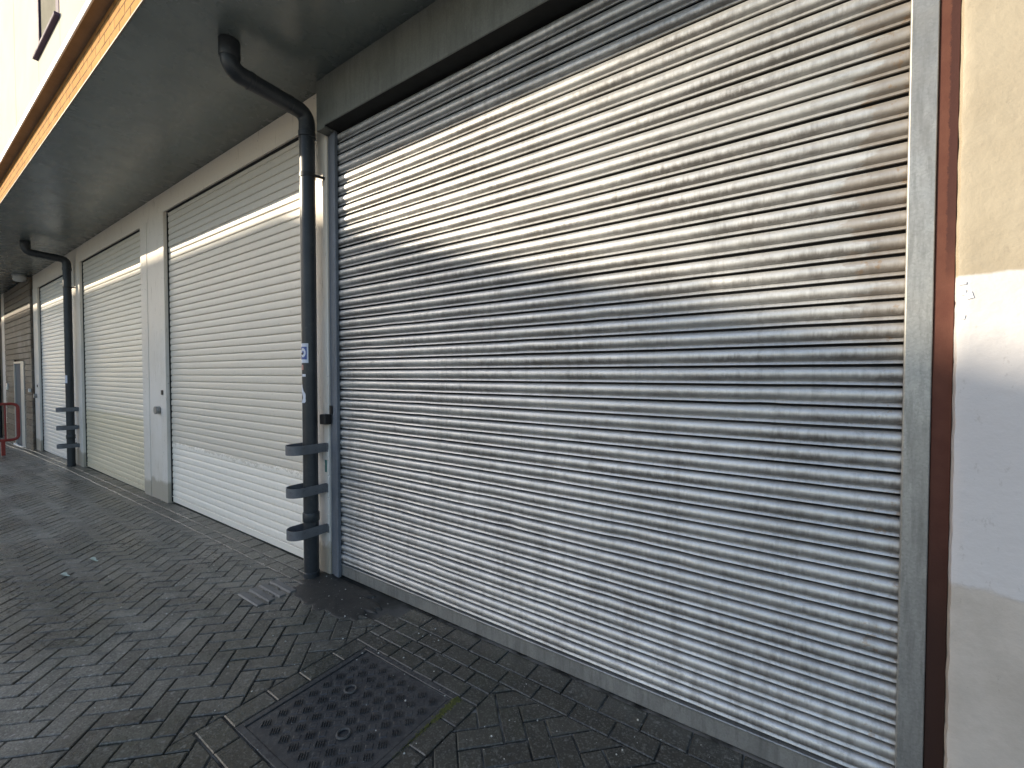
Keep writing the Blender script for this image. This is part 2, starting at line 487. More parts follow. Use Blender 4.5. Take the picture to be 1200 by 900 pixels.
def fillet(pts, rad, n=8):
    """polyline with rounded corners"""
    P = [Vector(p) for p in pts]
    out = [P[0]]
    for i in range(1, len(P) - 1):
        a, b, c = P[i - 1], P[i], P[i + 1]
        u, w = (a - b).normalized(), (c - b).normalized()
        ang = u.angle(w)
        d = min(rad / math.tan(ang / 2), (a - b).length * 0.49, (c - b).length * 0.49)
        p0, p1 = b + u * d, b + w * d
        for k in range(n + 1):
            t = k / n
            out.append((p0 * (1 - t) + b * t) * (1 - t) + (b * (1 - t) + p1 * t) * t)
    out.append(P[-1])
    return out

# ------------------------------------------------------------------ lie of the ground (falls away to the far end)
DIP = [(-200, -0.9), (-40, -0.42), (-17, -0.22), (-14.5, -0.125), (-11, -0.05), (-5.5, 0.0), (200, 0.0)]
def gz(x):
    for (a, za), (b, zb) in zip(DIP, DIP[1:]):
        if a <= x <= b:
            return za + (zb - za) * (x - a) / (b - a)
    return 0.0

# ------------------------------------------------------------------ ground and paving
xs = [-400, -200, -40, -17, -14.5, -11, -5.5, 0, 200, 400]
vs, fs = [], []
for x in xs:
    for y in (-400, -20, 0.3, 400):
        vs.append((x, y, gz(max(-200, min(200, x))) - 0.009))
for i in range(len(xs) - 1):
    for j in range(3):
        fs.append((i * 4 + j, (i + 1) * 4 + j, (i + 1) * 4 + j + 1, i * 4 + j + 1))
g = link('ground', vs, fs, M['joint'])
tag(g, kind='structure')

def clip(poly, nx, ny, d):
    """keep nx*x+ny*y >= d"""
    out = []
    for i in range(len(poly)):
        a, b = poly[i - 1], poly[i]
        da, db = nx * a[0] + ny * a[1] - d, nx * b[0] + ny * b[1] - d
        if (da >= 0) != (db >= 0):
            t = da / (da - db)
            out.append((a[0] + (b[0] - a[0]) * t, a[1] + (b[1] - a[1]) * t))
        if db >= 0:
            out.append(b)
    return out

def area(p):
    return 0.5 * sum(p[i - 1][0] * p[i][1] - p[i][0] * p[i - 1][1] for i in range(len(p)))

def inset(poly, d):
    n = len(poly)
    out = []
    for i in range(n):
        a, b, c = Vector(poly[i - 1]), Vector(poly[i]), Vector(poly[(i + 1) % n])
        e1, e2 = (b - a), (c - b)
        if e1.length < 1e-6 or e2.length < 1e-6:
            return None
        n1 = Vector((-e1.y, e1.x)).normalized()
        n2 = Vector((-e2.y, e2.x)).normalized()
        m = n1 + n2
        if m.length < 0.3:
            return None
        m = m / m.length_squared * 2
        out.append((b.x + m.x * d, b.y + m.y * d))
    return out

pav = MB()
def paver(poly, bevel=0.0045, top=0.0, rv=None):
    if len(poly) < 3:
        return
    if area(poly) < 0:
        poly = poly[::-1]
    # drop near-duplicate corners
    q = [p for i, p in enumerate(poly) if (Vector(p) - Vector(poly[i - 1])).length > 0.004]
    if len(q) < 3 or area(q) < 0.0006:
        return
    ins = inset(q, bevel)
    if ins is None or area(ins) <= 0:
        return
    cx = sum(p[0] for p in q) / len(q)
    cy = sum(p[1] for p in q) / len(q)
    h = top + random.gauss(0, 0.0011) + 0.004 * noise.noise((cx * 0.9, cy * 0.9, 3.1))
    tx, ty = random.gauss(0, 0.008), random.gauss(0, 0.008)
    def zz(p, dz):
        return gz(p[0]) + h + dz + (p[0] - cx) * tx + (p[1] - cy) * ty
    n = len(q)
    v = [(p[0], p[1], zz(p, -0.03)) for p in q] + [(p[0], p[1], zz(p, -0.0035)) for p in q] + [(p[0], p[1], zz(p, 0)) for p in ins]
    f = []
    for i in range(n):
        j = (i + 1) % n
        f.append((i, j, n + j, n + i))
        f.append((n + i, n + j, 2 * n + j, 2 * n + i))
    f.append(tuple(range(2 * n, 3 * n)))
    pav.add(v, f, random.random() if rv is None else rv)

W = 0.1035
HOLE = (-2.295, -1.335, -1.27, -0.22)       # x0 x1 y0 y1: manhole and its trim courses
S2 = math.sqrt(0.5)
GJ = 0.0035
def uv2xy(u, v):
    return ((u + v) * S2, (u - v) * S2 )
def emit(u0, v0, lu, lv):
    pts = [(u0 + GJ, v0 + GJ), (u0 + lu - GJ, v0 + GJ), (u0 + lu - GJ, v0 + lv - GJ), (u0 + GJ, v0 + lv - GJ)]
    jj = random.gauss(0, 0.0012), random.gauss(0, 0.0012)
    P = [uv2xy(a + jj[0], b + jj[1]) for a, b in pts]
    P = clip(P, 0, -1, 0.2235)
    if not P:
        return
    x0, x1, y0, y1 = HOLE
    xa, xb = min(p[0] for p in P), max(p[0] for p in P)
    ya, yb = min(p[1] for p in P), max(p[1] for p in P)
    if xb < x0 or xa > x1 or yb < y0 or ya > y1:
        paver(P)
        return
    rv = random.random()
    g_ = 0.0035
    L = clip(P, -1, 0, -x0 + g_)
    R = clip(P, 1, 0, x1 + g_)
    mid = clip(clip(P, 1, 0, x0), -1, 0, -x1)
    B = clip(mid, 0, -1, -y0 + g_)
    for q in (L, R, B):
        if q:
            paver(q, rv=rv)
YMIN, XMIN, XMAX = -7.5, -24, 4.5
rng = int(40 / W)
for i in range(-rng, rng):
    for j in range(-rng, rng):
        x, y = uv2xy(i * W, j * W)
        if not (XMIN < x < XMAX and YMIN < y < -0.05):
            continue
        if x < -9 and y < -4.5:
            continue
        d = (i - j) % 4
        if d == 0:
            emit(i * W, j * W, 2 * W, W)
        elif d == 3:
            emit(i * W, j * W, W, 2 * W)
# two stretcher courses along the shutters
for row, (ya, yb) in enumerate(((-0.110, 0.030), (-0.2215, -0.1105))):
    x = XMIN + row * 0.1
    while x < XMAX:
        w = 0.205
        if not (row == 0 and -3.28 < x < -2.3) and not (row == 1 and -3.15 < x < -2.55):
            paver([(x + GJ, ya + GJ), (x + w - GJ, ya + GJ), (x + w - GJ, yb - GJ), (x + GJ, yb - GJ)], rv=random.random() * 0.6)
        x += w
# trim courses round the manhole
def row_blocks(x0, x1, y0, y1, widths, horiz=True):
    p, i = (x0 if horiz else y0), 0
    end = x1 if horiz else y1
    while p < end - 0.02:
        w = min(widths[i % len(widths)], end - p)
        if horiz:
            paver([(p + GJ, y0 + GJ), (p + w - GJ, y0 + GJ), (p + w - GJ, y1 - GJ), (p + GJ, y1 - GJ)], rv=random.random() * 0.7)
        else:
            paver([(x0 + GJ, p + GJ), (x1 - GJ, p + GJ), (x1 - GJ, p + w - GJ), (x0 + GJ, p + w - GJ)], rv=random.random() * 0.7)
        p += w; i += 1
MX0, MX1, MY0, MY1 = -2.17, -1.45, -1.15, -0.416
row_blocks(-2.295, -1.335, -0.318, -0.2225, (0.10, 0.2, 0.1, 0.1, 0.2))
row_blocks(-2.295, -1.335, -0.414, -0.319, (0.2, 0.1, 0.2, 0.15, 0.2))
row_blocks(-2.295, MX0 - 0.005, MY0, -0.416, (0.2, 0.17), False)
row_blocks(MX1 + 0.005, -1.335, MY0, -0.416, (0.19, 0.2), False)
row_blocks(-2.295, -1.335, -1.268, MY0 - 0.003, (0.2, 0.2, 0.16))
po = pav.build('paving', M['paver'], rnd=True)
tag(po, kind='structure')

rv_, rf_ = [], []
for k, x in enumerate((-200, -40, -17, -14.5, -11, -5.5, 0, 120)):
    rv_ += [(x, -60.0, gz(x) - 0.003), (x, -7.62, gz(x) - 0.003)]
    if k:
        rf_.append((2 * k - 2, 2 * k, 2 * k + 1, 2 * k - 1))
tag(link('bounce_road', rv_, rf_, M['concrete']), kind='structure')  # unseen pale street, added to bounce sunlight up to soffit and fascia

# damp mortar repair at the foot of the nearest pipe
def blob(name, cx, cy, rx, ry, z, mat, seed, n=120, ymax=None):
    rings = [(0.0, z + 0.001), (0.5, z + 0.0015), (0.8, z), (0.93, z - 0.002), (1.0, z - 0.007), (1.02, -0.02)]
    vs, fs = [], []
    for t, zz in rings:
        for k in range(n):
            a = 2 * math.pi * k / n
            c, d = math.cos(a), math.sin(a)
            s = 1 + 0.45 * noise.noise((c * 1.4 + seed, d * 1.4, seed)) + 0.22 * noise.noise((c * 5 + seed, d * 5, 1.0)) + 0.10 * noise.noise((c * 14, d * 14, seed))
            x, y = cx + rx * s * c * t, cy + ry * s * d * t
            if ymax is not None:
                y = min(y, ymax)
            vs.append((x, y, gz(x) + zz + 0.0022 * noise.noise((x * 22, y * 22, 0)) * (1 if t < 0.99 else 0)))
    for i in range(len(rings) - 1):
        for k in range(n):
            a, b = i * n + k, i * n + (k + 1) % n
            fs.append((a, a + n, b + n, b))
    return link(name, vs, fs, mat, None, (cx, cy, 0), True)
o = blob('mortar_patch', -2.92, -0.15, 0.46, 0.21, 0.004, M['mortar'], 2.3, ymax=-0.002)
tag(o, kind='structure')

# ------------------------------------------------------------------ the building
SOF = 3.90
b = empty('shop_building', (-8, 0.3, 0), 'long shop building with a dark overhanging soffit, orange brick band and cream cladding', 'building')
XL, XR = -34.0, 6.0
# carcass behind the shutters
m = MB()
m.box(XL, XR, 0.34, 0.5, -0.6, SOF - 0.003)
m.build('back_wall', M['black_gap'], b)
# soffit: one thick slab whose board joints are real gaps
m = MB()
x = XL
cuts = [XL, -25.4, -20.4, -15.42, -10.42, -5.42, -0.42, XR]
for a, c in zip(cuts, cuts[1:]):
    m.box(a + 0.0015, c - 0.0015, -1.086, 0.5, SOF, SOF + 0.1)
m.build('soffit', M['soffit'], b)
boxpart('drip_trim', M['underside'], b, XL, XR, -1.0965, -1.0875, SOF - 0.003, SOF + 0.008, 0.001)
m = MB(); m.box(XL, XR, -1.094, -0.99, SOF + 0.0125, 4.165)
m.build('brick_band', M['brick'], b)
# cladding storey with its dark underside
m = MB()
m.box(XL, XR, -1.1755, -0.99, 4.166, 4.178)
m.build('cladding_underside', M['underside'], b)
boxpart('base_flashing', M['trim_white'], b, XL, XR, -1.188, -1.176, 4.150, 4.205, 0.003)
WX0, WX1, WZ0, WZ1 = -5.80, -5.00, 4.50, 6.0
m = MB()
def cl(x0, x1, z0, z1):
    p = x0
    while p < x1 - 0.001:
        q = min(x1, p + 1.18)
        m.box(p + 0.004, q - 0.004, -1.178, -1.02, z0, z1, 0.002)
        p = q
cl(XL, -10.5, 4.2055, 7.4); cl(-10.5, WX0, 4.2055, 7.4)
m.box(WX0, WX1 + 0.01, -1.178, -1.02, 4.2055, WZ0 - 0.02)
m.box(WX0, WX1 + 0.01, -1.178, -1.02, WZ1, 7.4)
cl(WX1 + 0.011, XR, 4.2055, 7.4)
m.build('cladding', M['clad'], b)
m = MB()
m.box(WX0, WX0 + 0.045, -1.179, -1.04, WZ0, WZ1); m.box(WX1 - 0.09, WX1 + 0.01, -1.1815, -1.04, WZ0, WZ1); m.box(WX0 + 0.045, WX1 - 0.09, -1.15, -1.04, WZ1 - 0.05, WZ1)
w = m.build('window', M['purple'], b)
boxpart('window_pane', M['blind'], w, WX0 + 0.045, WX1 - 0.091, -1.165, -1.155, WZ0, WZ1 - 0.05, 0)
boxpart('window_sill', M['purple'], w, WX0 - 0.04, WX1 + 0.03, -1.212, -1.08, WZ0 - 0.03, WZ0 - 0.001, 0.004)
m = MB(); m.box(XL, XR, -1.25, 8, 7.4, 7.55)
m.build('roof', M['far_roof'], b)

# piers and fascias (white painted masonry) between the shutters
def pier(x0, x1, y=0.0):
    mm = MB()
    mm.box(x0, x1, y, 0.33, gz(x0) - 0.05, SOF - 0.002, 0.004)
    mm.build('pier', M['pier'], b)
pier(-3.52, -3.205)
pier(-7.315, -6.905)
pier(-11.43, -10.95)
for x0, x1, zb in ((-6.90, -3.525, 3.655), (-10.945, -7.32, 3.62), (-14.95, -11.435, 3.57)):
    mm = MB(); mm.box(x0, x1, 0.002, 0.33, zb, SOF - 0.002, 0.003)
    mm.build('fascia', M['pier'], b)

# far timber front with its door
TY = -0.05
tx0, tx1 = -18.7, -14.97
DX0, DX1, DZ = -17.25, -15.85, 1.94
m = MB()
z = -0.32
while z < SOF - 0.02:
    h = min(0.145, SOF - 0.004 - z)
    r = random.random()
    for (a, c) in (((tx0, DX0), (DX1, tx1)) if z + 0.08 < DZ else ((tx0, tx1),)):
        m.box(a, c, TY + random.uniform(0, .004), TY + 0.04, z, z + h - 0.012, 0.004, r)
    z += 0.145
m.box(tx0, tx1, TY + 0.045, 0.33, DZ + 0.02, SOF - 0.004, 0, 0.0)
m.box(tx0, DX0, TY + 0.045, 0.33, -0.35, DZ + 0.02, 0, 0.0)
m.box(DX1, tx1, TY + 0.045, 0.33, -0.35, DZ + 0.02, 0, 0.0)
m.build('timber_front', M['timber'], b, rnd=True)
m = MB()
m.box(DX0, DX0 + 0.07, TY - 0.01, 0.2, -0.2, DZ); m.box(DX1 - 0.42, DX1, TY - 0.012, 0.2, -0.2, DZ); m.box(DX0 + 0.07, DX1 - 0.42, TY - 0.01, 0.2, DZ - 0.05, DZ)
d = m.build('door_frame', M['pale_jamb'], b)
boxpart('door_leaf', M['door_grey'], d, DX0 + 0.075, DX1 - 0.50, TY + 0.012, TY + 0.05, -0.2, DZ - 0.055)
boxpart('threshold', M['trim_white'], d, DX0, DX1, TY - 0.05, TY - 0.014, -0.25, -0.185)
boxpart('wall_switch', M['plate_white'], b, -18.33, -18.22, TY - 0.03, TY - 0.001, 1.19, 1.37)
boxpart('wall_socket', M['plate_white'], b, -15.12, -15.05, TY - 0.04, TY - 0.001, 1.20, 1.28)
pier(-19.25, -18.72, -0.04)
# shopfront beyond, dark glass
m = MB(); m.box(XL, -19.26, 0.05, 0.3, -0.5, SOF - 0.003)
m.build('shopfront', M['black_gap'], b)

# ------------------------------------------------------------------ roller shutters
DENTS = [(random.uniform(-2.9, 0.1), random.uniform(0.15, 2.3), random.uniform(0.05, 0.16), random.uniform(0.002, 0.006)) for _ in range(26)]
def curtain_mesh(x0, x1, z0, z1, y, prof, pitch, seg, wob, bow):
    """slats stacked from z0 up; prof: (fraction of pitch from top, forward offset, low)"""
    V, F, A = [], [], []
    z = z0
    rows = []
    k = 0
    while z < z1:
        p = pitch(z)
        off = random.gauss(0, wob)
        tilt = random.gauss(0, wob * 0.5)
        ph = random.uniform(0, 50)
        for fr, dy, low in reversed(prof):
            rows.append((z + p * (1 - fr), y - dy + off, low, tilt, ph))
        z += p
    nx = seg + 1
    for (zr, yr, low, tilt, ph) in rows:
        for i in range(nx):
            t = i / seg
            x = x0 + (x1 - x0) * t
            wv = noise.noise((x * 1.3, ph, 0)) * wob * 1.6 + noise.noise((x * 9.0, ph, 7.7)) * wob * 0.45
            for (dx, dz, dr, dd) in DENTS:
                q = ((x - dx) / dr) ** 2 + ((zr - dz) / (dr * 0.6)) ** 2
                if wob > 0.001 and q < 4:
                    wv -= -dd * math.exp(-q)
            V.append((x, yr - bow * math.sin(math.pi * t) + wv, zr + tilt * (t - 0.5) + wv * 0.6))
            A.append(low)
    for r in range(len(rows) - 1):
        for i in range(seg):
            a = r * nx + i
            F.append((a, a + 1, a + nx + 1, a + nx))
    return V, F, A

def arc_prof(a, bfr, h, n):
    return [(a + (bfr - a) * i / n, h * math.sqrt(max(0.0, 1 - (2 * i / n - 1) ** 2)) ** 1.05, i / n) for i in range(n + 1)]
# galvanised: round bulge, groove, small bead, dark slot
P_GALV = [(0.0, -0.016, 2.0), (0.010, -0.016, 2.0), (0.014, -0.004, 0.0)] + arc_prof(0.016, 0.68, 0.0185, 18) + [(0.69, -0.001, 1.0), (0.705, 0.001, 0.55), (0.77, 0.0045, 0.3), (0.845, 0.0078, 0.25), (0.868, 0.0084, 0.4), (0.878, 0.005, 0.9), (0.884, -0.002, 2.0), (0.888, -0.016, 2.0)]
# insulated white slats: shallow curve, lapped joint
P_WHITE = [(0.0, -0.004, 0.0), (0.025, 0.0005, 0.0), (0.06, 0.0035, 0.05), (0.13, 0.0062, 0.1), (0.25, 0.0078, 0.25), (0.45, 0.0088, 0.45), (0.65, 0.0090, 0.65), (0.85, 0.0085, 0.82), (0.94, 0.0072, 0.93), (0.965, 0.0045, 0.97), (0.975, -0.004, 1.0)]

def shutter(name, label, group, x0, x1, z0, z1, y, prof, pitch, mats, seg, wob, bow=0.0, rail=0.1, rail_y=0.012):
    r = empty(name, ((x0 + x1) / 2, y, z0), label, 'shutter', group)
    V, F, A = curtain_mesh(x0 - 0.02, x1 + 0.02, z0 + rail, z1, y, prof, pitch, seg, wob, bow)
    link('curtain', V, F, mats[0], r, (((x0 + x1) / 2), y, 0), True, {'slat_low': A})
    m = MB()
    m.box(x0 - 0.015, x1 + 0.015, y - rail_y, y + 0.02, z0 + 0.008, z0 + rail - 0.012, 0.004)
    m.box(x0 - 0.012, x1 + 0.012, y - rail_y - 0.009, y + 0.018, z0 + rail - 0.011, z0 + rail - 0.001, 0.003)
    m.build('bottom_rail', mats[1], r)
    return r

GX0, GX1 = -3.095, 0.263
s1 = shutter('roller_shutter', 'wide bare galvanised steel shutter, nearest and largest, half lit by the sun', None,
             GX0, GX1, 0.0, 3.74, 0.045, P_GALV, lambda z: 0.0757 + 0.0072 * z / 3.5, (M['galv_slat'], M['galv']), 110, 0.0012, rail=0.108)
m = MB()
m.box(-3.200, -3.150, 0.012, 0.20, 0.0, 3.60, 0.003); m.box(-3.1495, GX0, 0.0, 0.030, 0.0, 3.60, 0.003); m.box(-3.1495, GX0 - 0.03, 0.078, 0.10, 0, 3.6)
m.build('guide', M['galv_blue'], s1)
m = MB()
m.box(GX1, 0.335, 0.0, 0.022, 0.0, SOF - 0.004, 0.003); m.box(GX1 + 0.05, 0.335, 0.0225, 0.2, 0, SOF - 0.004)
m.build('guide', M['galv'], s1)
m = MB()
m.box(-3.10, 0.335, -0.085, 0.012, 3.528, SOF - 0.003, 0.004)
m.build('header_box', M['galv_dirty'], s1)
boxpart('header_shade', M['black_gap'], s1, -3.094, 0.262, -0.079, 0.06, 3.5255, 3.5275, 0)  # black strip on the header's underside: its shade put into the colour
boxpart('header_end_plate', M['galv_dirty'], s1, -3.205, -3.101, -0.080, 0.02, 3.515, SOF - 0.003)
m = MB()
m.box(-3.25, -3.175, -0.055, 0.006, 1.225, 1.305, 0.006); m.box(-3.188, -3.160, -0.006, 0.004, 1.306, 1.375, 0.002)
m.build('lock', M['black_iron'], s1)

GRP = 'cream and white roller shutters along the building'
wp = lambda z: 0.0768
def white_shutter(label, x0, x1, mat, zt, gl, gr, lock=None):
    zb = min(gz(x0), gz(x1))
    r = shutter('roller_shutter', label, GRP, x0, x1, zb, zt, 0.055, P_WHITE, wp, (mat, mat), 30, 0.0008, rail=0.085, rail_y=0.008)
    for a, c in (gl, gr):
        mm = MB()
        mm.box(a + 0.005, c - 0.004, -0.004, 0.2, gz(a) - 0.02, SOF - 0.25 if False else zt + 0.02, 0.003)
        mm.build('guide', M['pier'], r)
    boxpart('gap_shade', M['black_gap'], r, gl[1] - 0.0035, gl[1] + 0.006, 0.034, 0.06, gz(gl[0]) + 0.01, zt - 0.004, 0)  # black strip painted in for the shade between guide and curtain
    boxpart('gap_shade', M['black_gap'], r, gr[0] - 0.004, gr[0] + 0.0035, 0.034, 0.06, gz(gr[0]) + 0.01, zt - 0.004, 0)  # same painted gap shade at the right-hand guide
    boxpart('top_gap_shade', M['black_gap'], r, gl[1] + 0.02, gr[0] - 0.02, 0.020, 0.06, zt - 0.004, zt + 0.001, 0)  # black strip painted in for the shaded line under the fascia
    if lock:
        mm = MB()
        mm.tube([(lock[0], -0.055, lock[1]), (lock[0], -0.005, lock[1])], 0.05, 18)
        mm.build('lock', M['galv'], r)
        boxpart('keyhole', M['black_iron'], r, lock[0] + 0.09, lock[0] + 0.15, -0.014, -0.0045, lock[1] + 0.2, lock[1] + 0.26, 0.002)
    return r
white_shutter('cream slatted shutter repainted brighter white along its bottom, next to the bare steel one', -6.705, -3.60, M['slat_two'], 3.652, (-6.90, -6.705), (-3.60, -3.523), (-6.95, 1.16))
white_shutter('cream slatted shutter with yellowed, scuffed lower half between two white piers', -10.77, -7.575, M['slat_three'], 3.617, (-10.945, -10.77), (-7.575, -7.318))
white_shutter('farthest pale shutter, beside the brown timber boards', -14.45, -11.60, M['slat_four'], 3.567, (-14.95, -14.45), (-11.60, -11.433), (-14.75, 1.12))

# ------------------------------------------------------------------ post and wall at the right
m = MB(); m.box(0.3375, 0.3875, 0.006, 0.2, -0.03, SOF - 0.004, 0.002)
o = m.build('steel_post', M['brown'], None, (0.3375, 0.0, 0.0))
tag(o, 'rusty brown steel upright between the galvanised shutter guide and the patched painted wall', 'post')
nz, ny = 420, 14
V, F = [], []
def edge_j(z):
    return 0.0035 * noise.noise((0, 5.0, z * 14)) + (0.010 * max(0, noise.noise((9, 0, z * 26)) - 0.36) if z < 2.0 else 0)
xsr = [None, None, 0.397, 0.42, 0.46, 0.52, 0.6, 0.75, 1.0, 1.5, 2.5, 4.0, XR]
for k in range(nz + 1):
    z = -0.05 + (SOF - 0.003 + 0.05) * k / nz
    for i, xx in enumerate(xsr):
        if i == 0:
            V.append((0.3885, 0.2, z))
        elif i == 1:
            V.append((0.3885 + edge_j(z), -0.0275, z))
        else:
            V.append((xx, -0.030 + 0.0022 * noise.noise((xx * 3, 2.2, z * 3)), z))
nn = len(xsr)
for k in range(nz):
    for i in range(nn - 1):
        a = k * nn + i
        F.append((a, a + 1, a + nn + 1, a + nn))
k0 = len(V)
V += [(XR, 0.2, -0.05), (XR, 0.2, SOF - 0.003)]
F.append(((nn - 1), k0, k0 + 1, nz * nn + nn - 1))
wr = link('painted_wall', V, F, M['rwall'], None, (0.3885, 0, 0), True)
wr.data.set_sharp_from_angle(angle=math.radians(38))
tag(wr, 'masonry wall painted cream above, lilac white in the middle and grey below, at the right edge', 'wall')
# flakes of lifted paint
m = MB()
for (fx, fz, w_, h_, a_) in ((0.398, 1.925, 0.017, 0.008, 0.05), (0.4005, 1.895, 0.011, 0.015, 0.0), (0.4145, 1.885, 0.015, 0.022, 0.25), (0.401, 1.815, 0.008, 0.014, -0.2)):
    ca, sa = math.cos(a_), math.sin(a_)
    pts = [(-w_ / 2, -h_ / 2), (w_ / 2, -h_ / 2), (w_ / 2, h_ / 2), (-w_ / 2, h_ / 2 * 0.8)]
    q = [(fx + px * ca - pz * sa, fz + px * sa + pz * ca) for px, pz in pts]
    m.add([(p[0], -0.0325, p[1]) for p in q] + [(p[0], -0.029, p[1]) for p in q], [(0, 1, 2, 3), (0, 4, 5, 1), (1, 5, 6, 2), (2, 6, 7, 3), (3, 7, 4, 0)])
m.build('paint_flakes', M['trim_white'], wr)

# ------------------------------------------------------------------ downpipes
def arc_patch(cx, cy, r, a0, a1, z0, z1, n=10):
    vs, fs = [], []
    for k in range(n + 1):
        a = math.radians(a0 + (a1 - a0) * k / n)
        for z in (z0, z1):
            vs.append((cx + r * math.cos(a), cy + r * math.sin(a), z))
    for k in range(n):
        fs.append((2 * k, 2 * k + 2, 2 * k + 3, 2 * k + 1))
    return vs, fs

def downpipe(label, X, zrun, yex, detail=True):
    y = -0.10
    zb = gz(X) - 0.02
    r = empty('downpipe', (X, y, zb), label, 'drainpipe', 'black downpipes along the shutters')
    R = 0.0565
    m = MB(); m.tube([(X, y, zb), (X, y, 0.47)], R, 32)
    m.tube([(X, y, 0.4705), (X, y, zrun - 0.17)], R, 32)
    m.build('pipe', M['pvc'], r, smooth=True)
    # swan neck running up through the soffit
    path = fillet([(X, y, zrun - 0.1695), (X, y, zrun), (X, yex, zrun + 0.035), (X, yex, SOF - 0.001)], 0.095, 10)
    m = MB(); m.tube(path, R + 0.003, 32, cap=False)
    m.build('swan_neck', M['pvc'], r, smooth=True)
    def collar(p, ax, h, rr):
        mm = MB(); p = Vector(p); ax = Vector(ax).normalized()
        mm.tube([p - ax * h / 2, p - ax * h * 0.42, p + ax * h * 0.42, p + ax * h / 2], [rr - 0.004, rr, rr, rr - 0.004], 32, cap=True)
        mm.build('collar', M['pvc'], r, smooth=True)
    collar((X, y, zrun - 0.165), (0, 0, 1), 0.05, R + 0.007)
    run = Vector((0, yex - y, 0.035))
    collar(Vector((X, y, zrun)) + run * 0.26, run, 0.03, R + 0.006)
    collar(Vector((X, y, zrun)) + run * 0.76, run, 0.03, R + 0.006)
    collar((X, yex, SOF - 0.06), (0, 0, 1), 0.118, R + 0.009)
    collar((X, y, 0.485), (0, 0, 1), 0.075, R + 0.007)
    collar((X, y, zb + 0.035), (0, 0, 1), 0.06, R + 0.006)
    # wall bracket
    m = MB()
    m.tube([(X - 0.001, y, 3.17), (X - 0.001, y, 3.205)], R + 0.004, 32)
    m.tube([(X + 0.052, y + 0.01, 3.188), (X + 0.075, -0.002, 3.188)], 0.011, 10)
    m.build('bracket', M['black_iron'], r, smooth=True)
    return r, R, y

dp, R, PY = downpipe('nearest black downpipe, with torn stickers, left of the galvanised shutter', -3.305, 3.672, -0.65)
PX = -3.305
def sticker(mat, a0, a1, z0, z1, parent, dr=0.0012, name='sticker'):
    v, f = arc_patch(PX, PY, R + dr, a0, a1, z0, z1)
    return link(name, v, f, mat, parent, worldloc(parent))
st = sticker(M['sticker_white'], 236, 322, 1.715, 1.868, dp)
sticker(M['sticker_blue'], 242, 311, 1.742, 1.842, st, 0.0018, 'sticker_print')
def emblem(mat, a_c, z_c, da, dz, dr, k0=0.0):
    vs, fs = [], []
    N = 20
    for t in (k0, 1.0):
        for k in range(N):
            q = 2 * math.pi * k / N
            a = math.radians(a_c + da * t * math.cos(q))
            vs.append((PX + (R + dr) * math.cos(a), PY + (R + dr) * math.sin(a), z_c + dz * t * math.sin(q)))
    for k in range(N):
        fs.append((k, k + N, (k + 1) % N + N, (k + 1) % N))
    link('sticker_print', vs, fs, mat, st, worldloc(st))
emblem(M['sticker_white'], 277, 1.795, 26, 0.036, 0.0024, 0.45)
emblem(M['black_iron'], 268, 1.787, 12, 0.010, 0.0030, 0.05)
sticker(M['sticker_pink'], 236, 280, 1.660, 1.700, dp)
sticker(M['sticker_white'], 262, 300, 1.607, 1.627, dp)
def torn(z0, z1, a0, a1):
    v, f = [], []
    n = 12
    for k in range(n + 1):
        t = k / n
        c = a0 + (a1 - a0) * (0.35 + 0.3 * math.sin(t * 5.1)) 
        hw = (a1 - a0) * (0.28 + 0.2 * noise.noise((t * 5, 1.3, 0)))
        for s in (-1, -0.33, 0.33, 1):
            a = math.radians(c + s * hw)
            v.append((PX + (R + 0.0012) * math.cos(a), PY + (R + 0.0012) * math.sin(a), z0 + (z1 - z0) * t))
    for k in range(n):
        for s in range(3):
            f.append((k * 4 + s, k * 4 + s + 1, k * 4 + s + 5, k * 4 + s + 4))
    link('sticker', v, f, M['sticker_white'], dp, worldloc(dp))
torn(1.40, 1.545, 246, 306)

dp2, _, _ = downpipe('middle black downpipe, in front of the pier between the two farther pale shutters', -11.1, 3.68, -0.60)
PXB = -11.1
v, f = arc_patch(PXB, PY, R + 0.0015, 236, 322, 1.46, 1.60)
link('sticker', v, f, M['sticker_white'], dp2, worldloc(dp2))
dp3, _, _ = downpipe('farthest black downpipe, at the left edge of the view past the timber boards', -19.55, 3.68, -0.60)

# hooped steel guards bolted to the piers round the pipes
def guard(label, X, z, h=0.072):
    y0 = -0.003
    hw, yc = 0.082, -0.195
    path = [(X + hw, y0, z), (X + hw, yc, z)]
    for k in range(1, 16):
        a = math.pi * k / 16
        path.append((X + hw * math.cos(a), yc - hw * math.sin(a), z))
    path += [(X - hw, yc, z), (X - hw, y0, z)]
    r = empty('pipe_guard', (X, 0, z), label, 'guard hoop', 'grey guard hoops round the downpipes')
    m = MB()
    m.tube(path, 1, flat=(0.007, h))
    m.build('hoop', M['hoop'], r)
    for s in (-1, 1):
        mm = MB(); mm.box(X + s * hw - (0.0 if s > 0 else 0.028) + (0.004 if s > 0 else -0.004), X + s * hw + (0.028 if s > 0 else 0.0) + (0.004 if s > 0 else -0.004), -0.008, -0.0015, z - h / 2, z + h / 2, 0.002)
        for dz in (-0.02, 0.02):
            bx_ = X + s * (hw + 0.016) + (0.004 if s > 0 else -0.004)
            mm.tube([(bx_, -0.0082, z + dz), (bx_, -0.0150, z + dz)], 0.0075, 6)
        mm.build('fixing_plate', M['hoop'], r)
for X, names in ((-3.325, ('nearest', 'nearest downpipe beside the galvanised shutter')), (-11.12, ('middle', 'middle downpipe farther along'))):
    for z, w_ in ((1.035, 'topmost'), (0.705, 'centre one'), (0.375, 'lowest')):
        guard('%s of three grey steel hoops round the %s' % (w_, names[1]), X, z + gz(X))

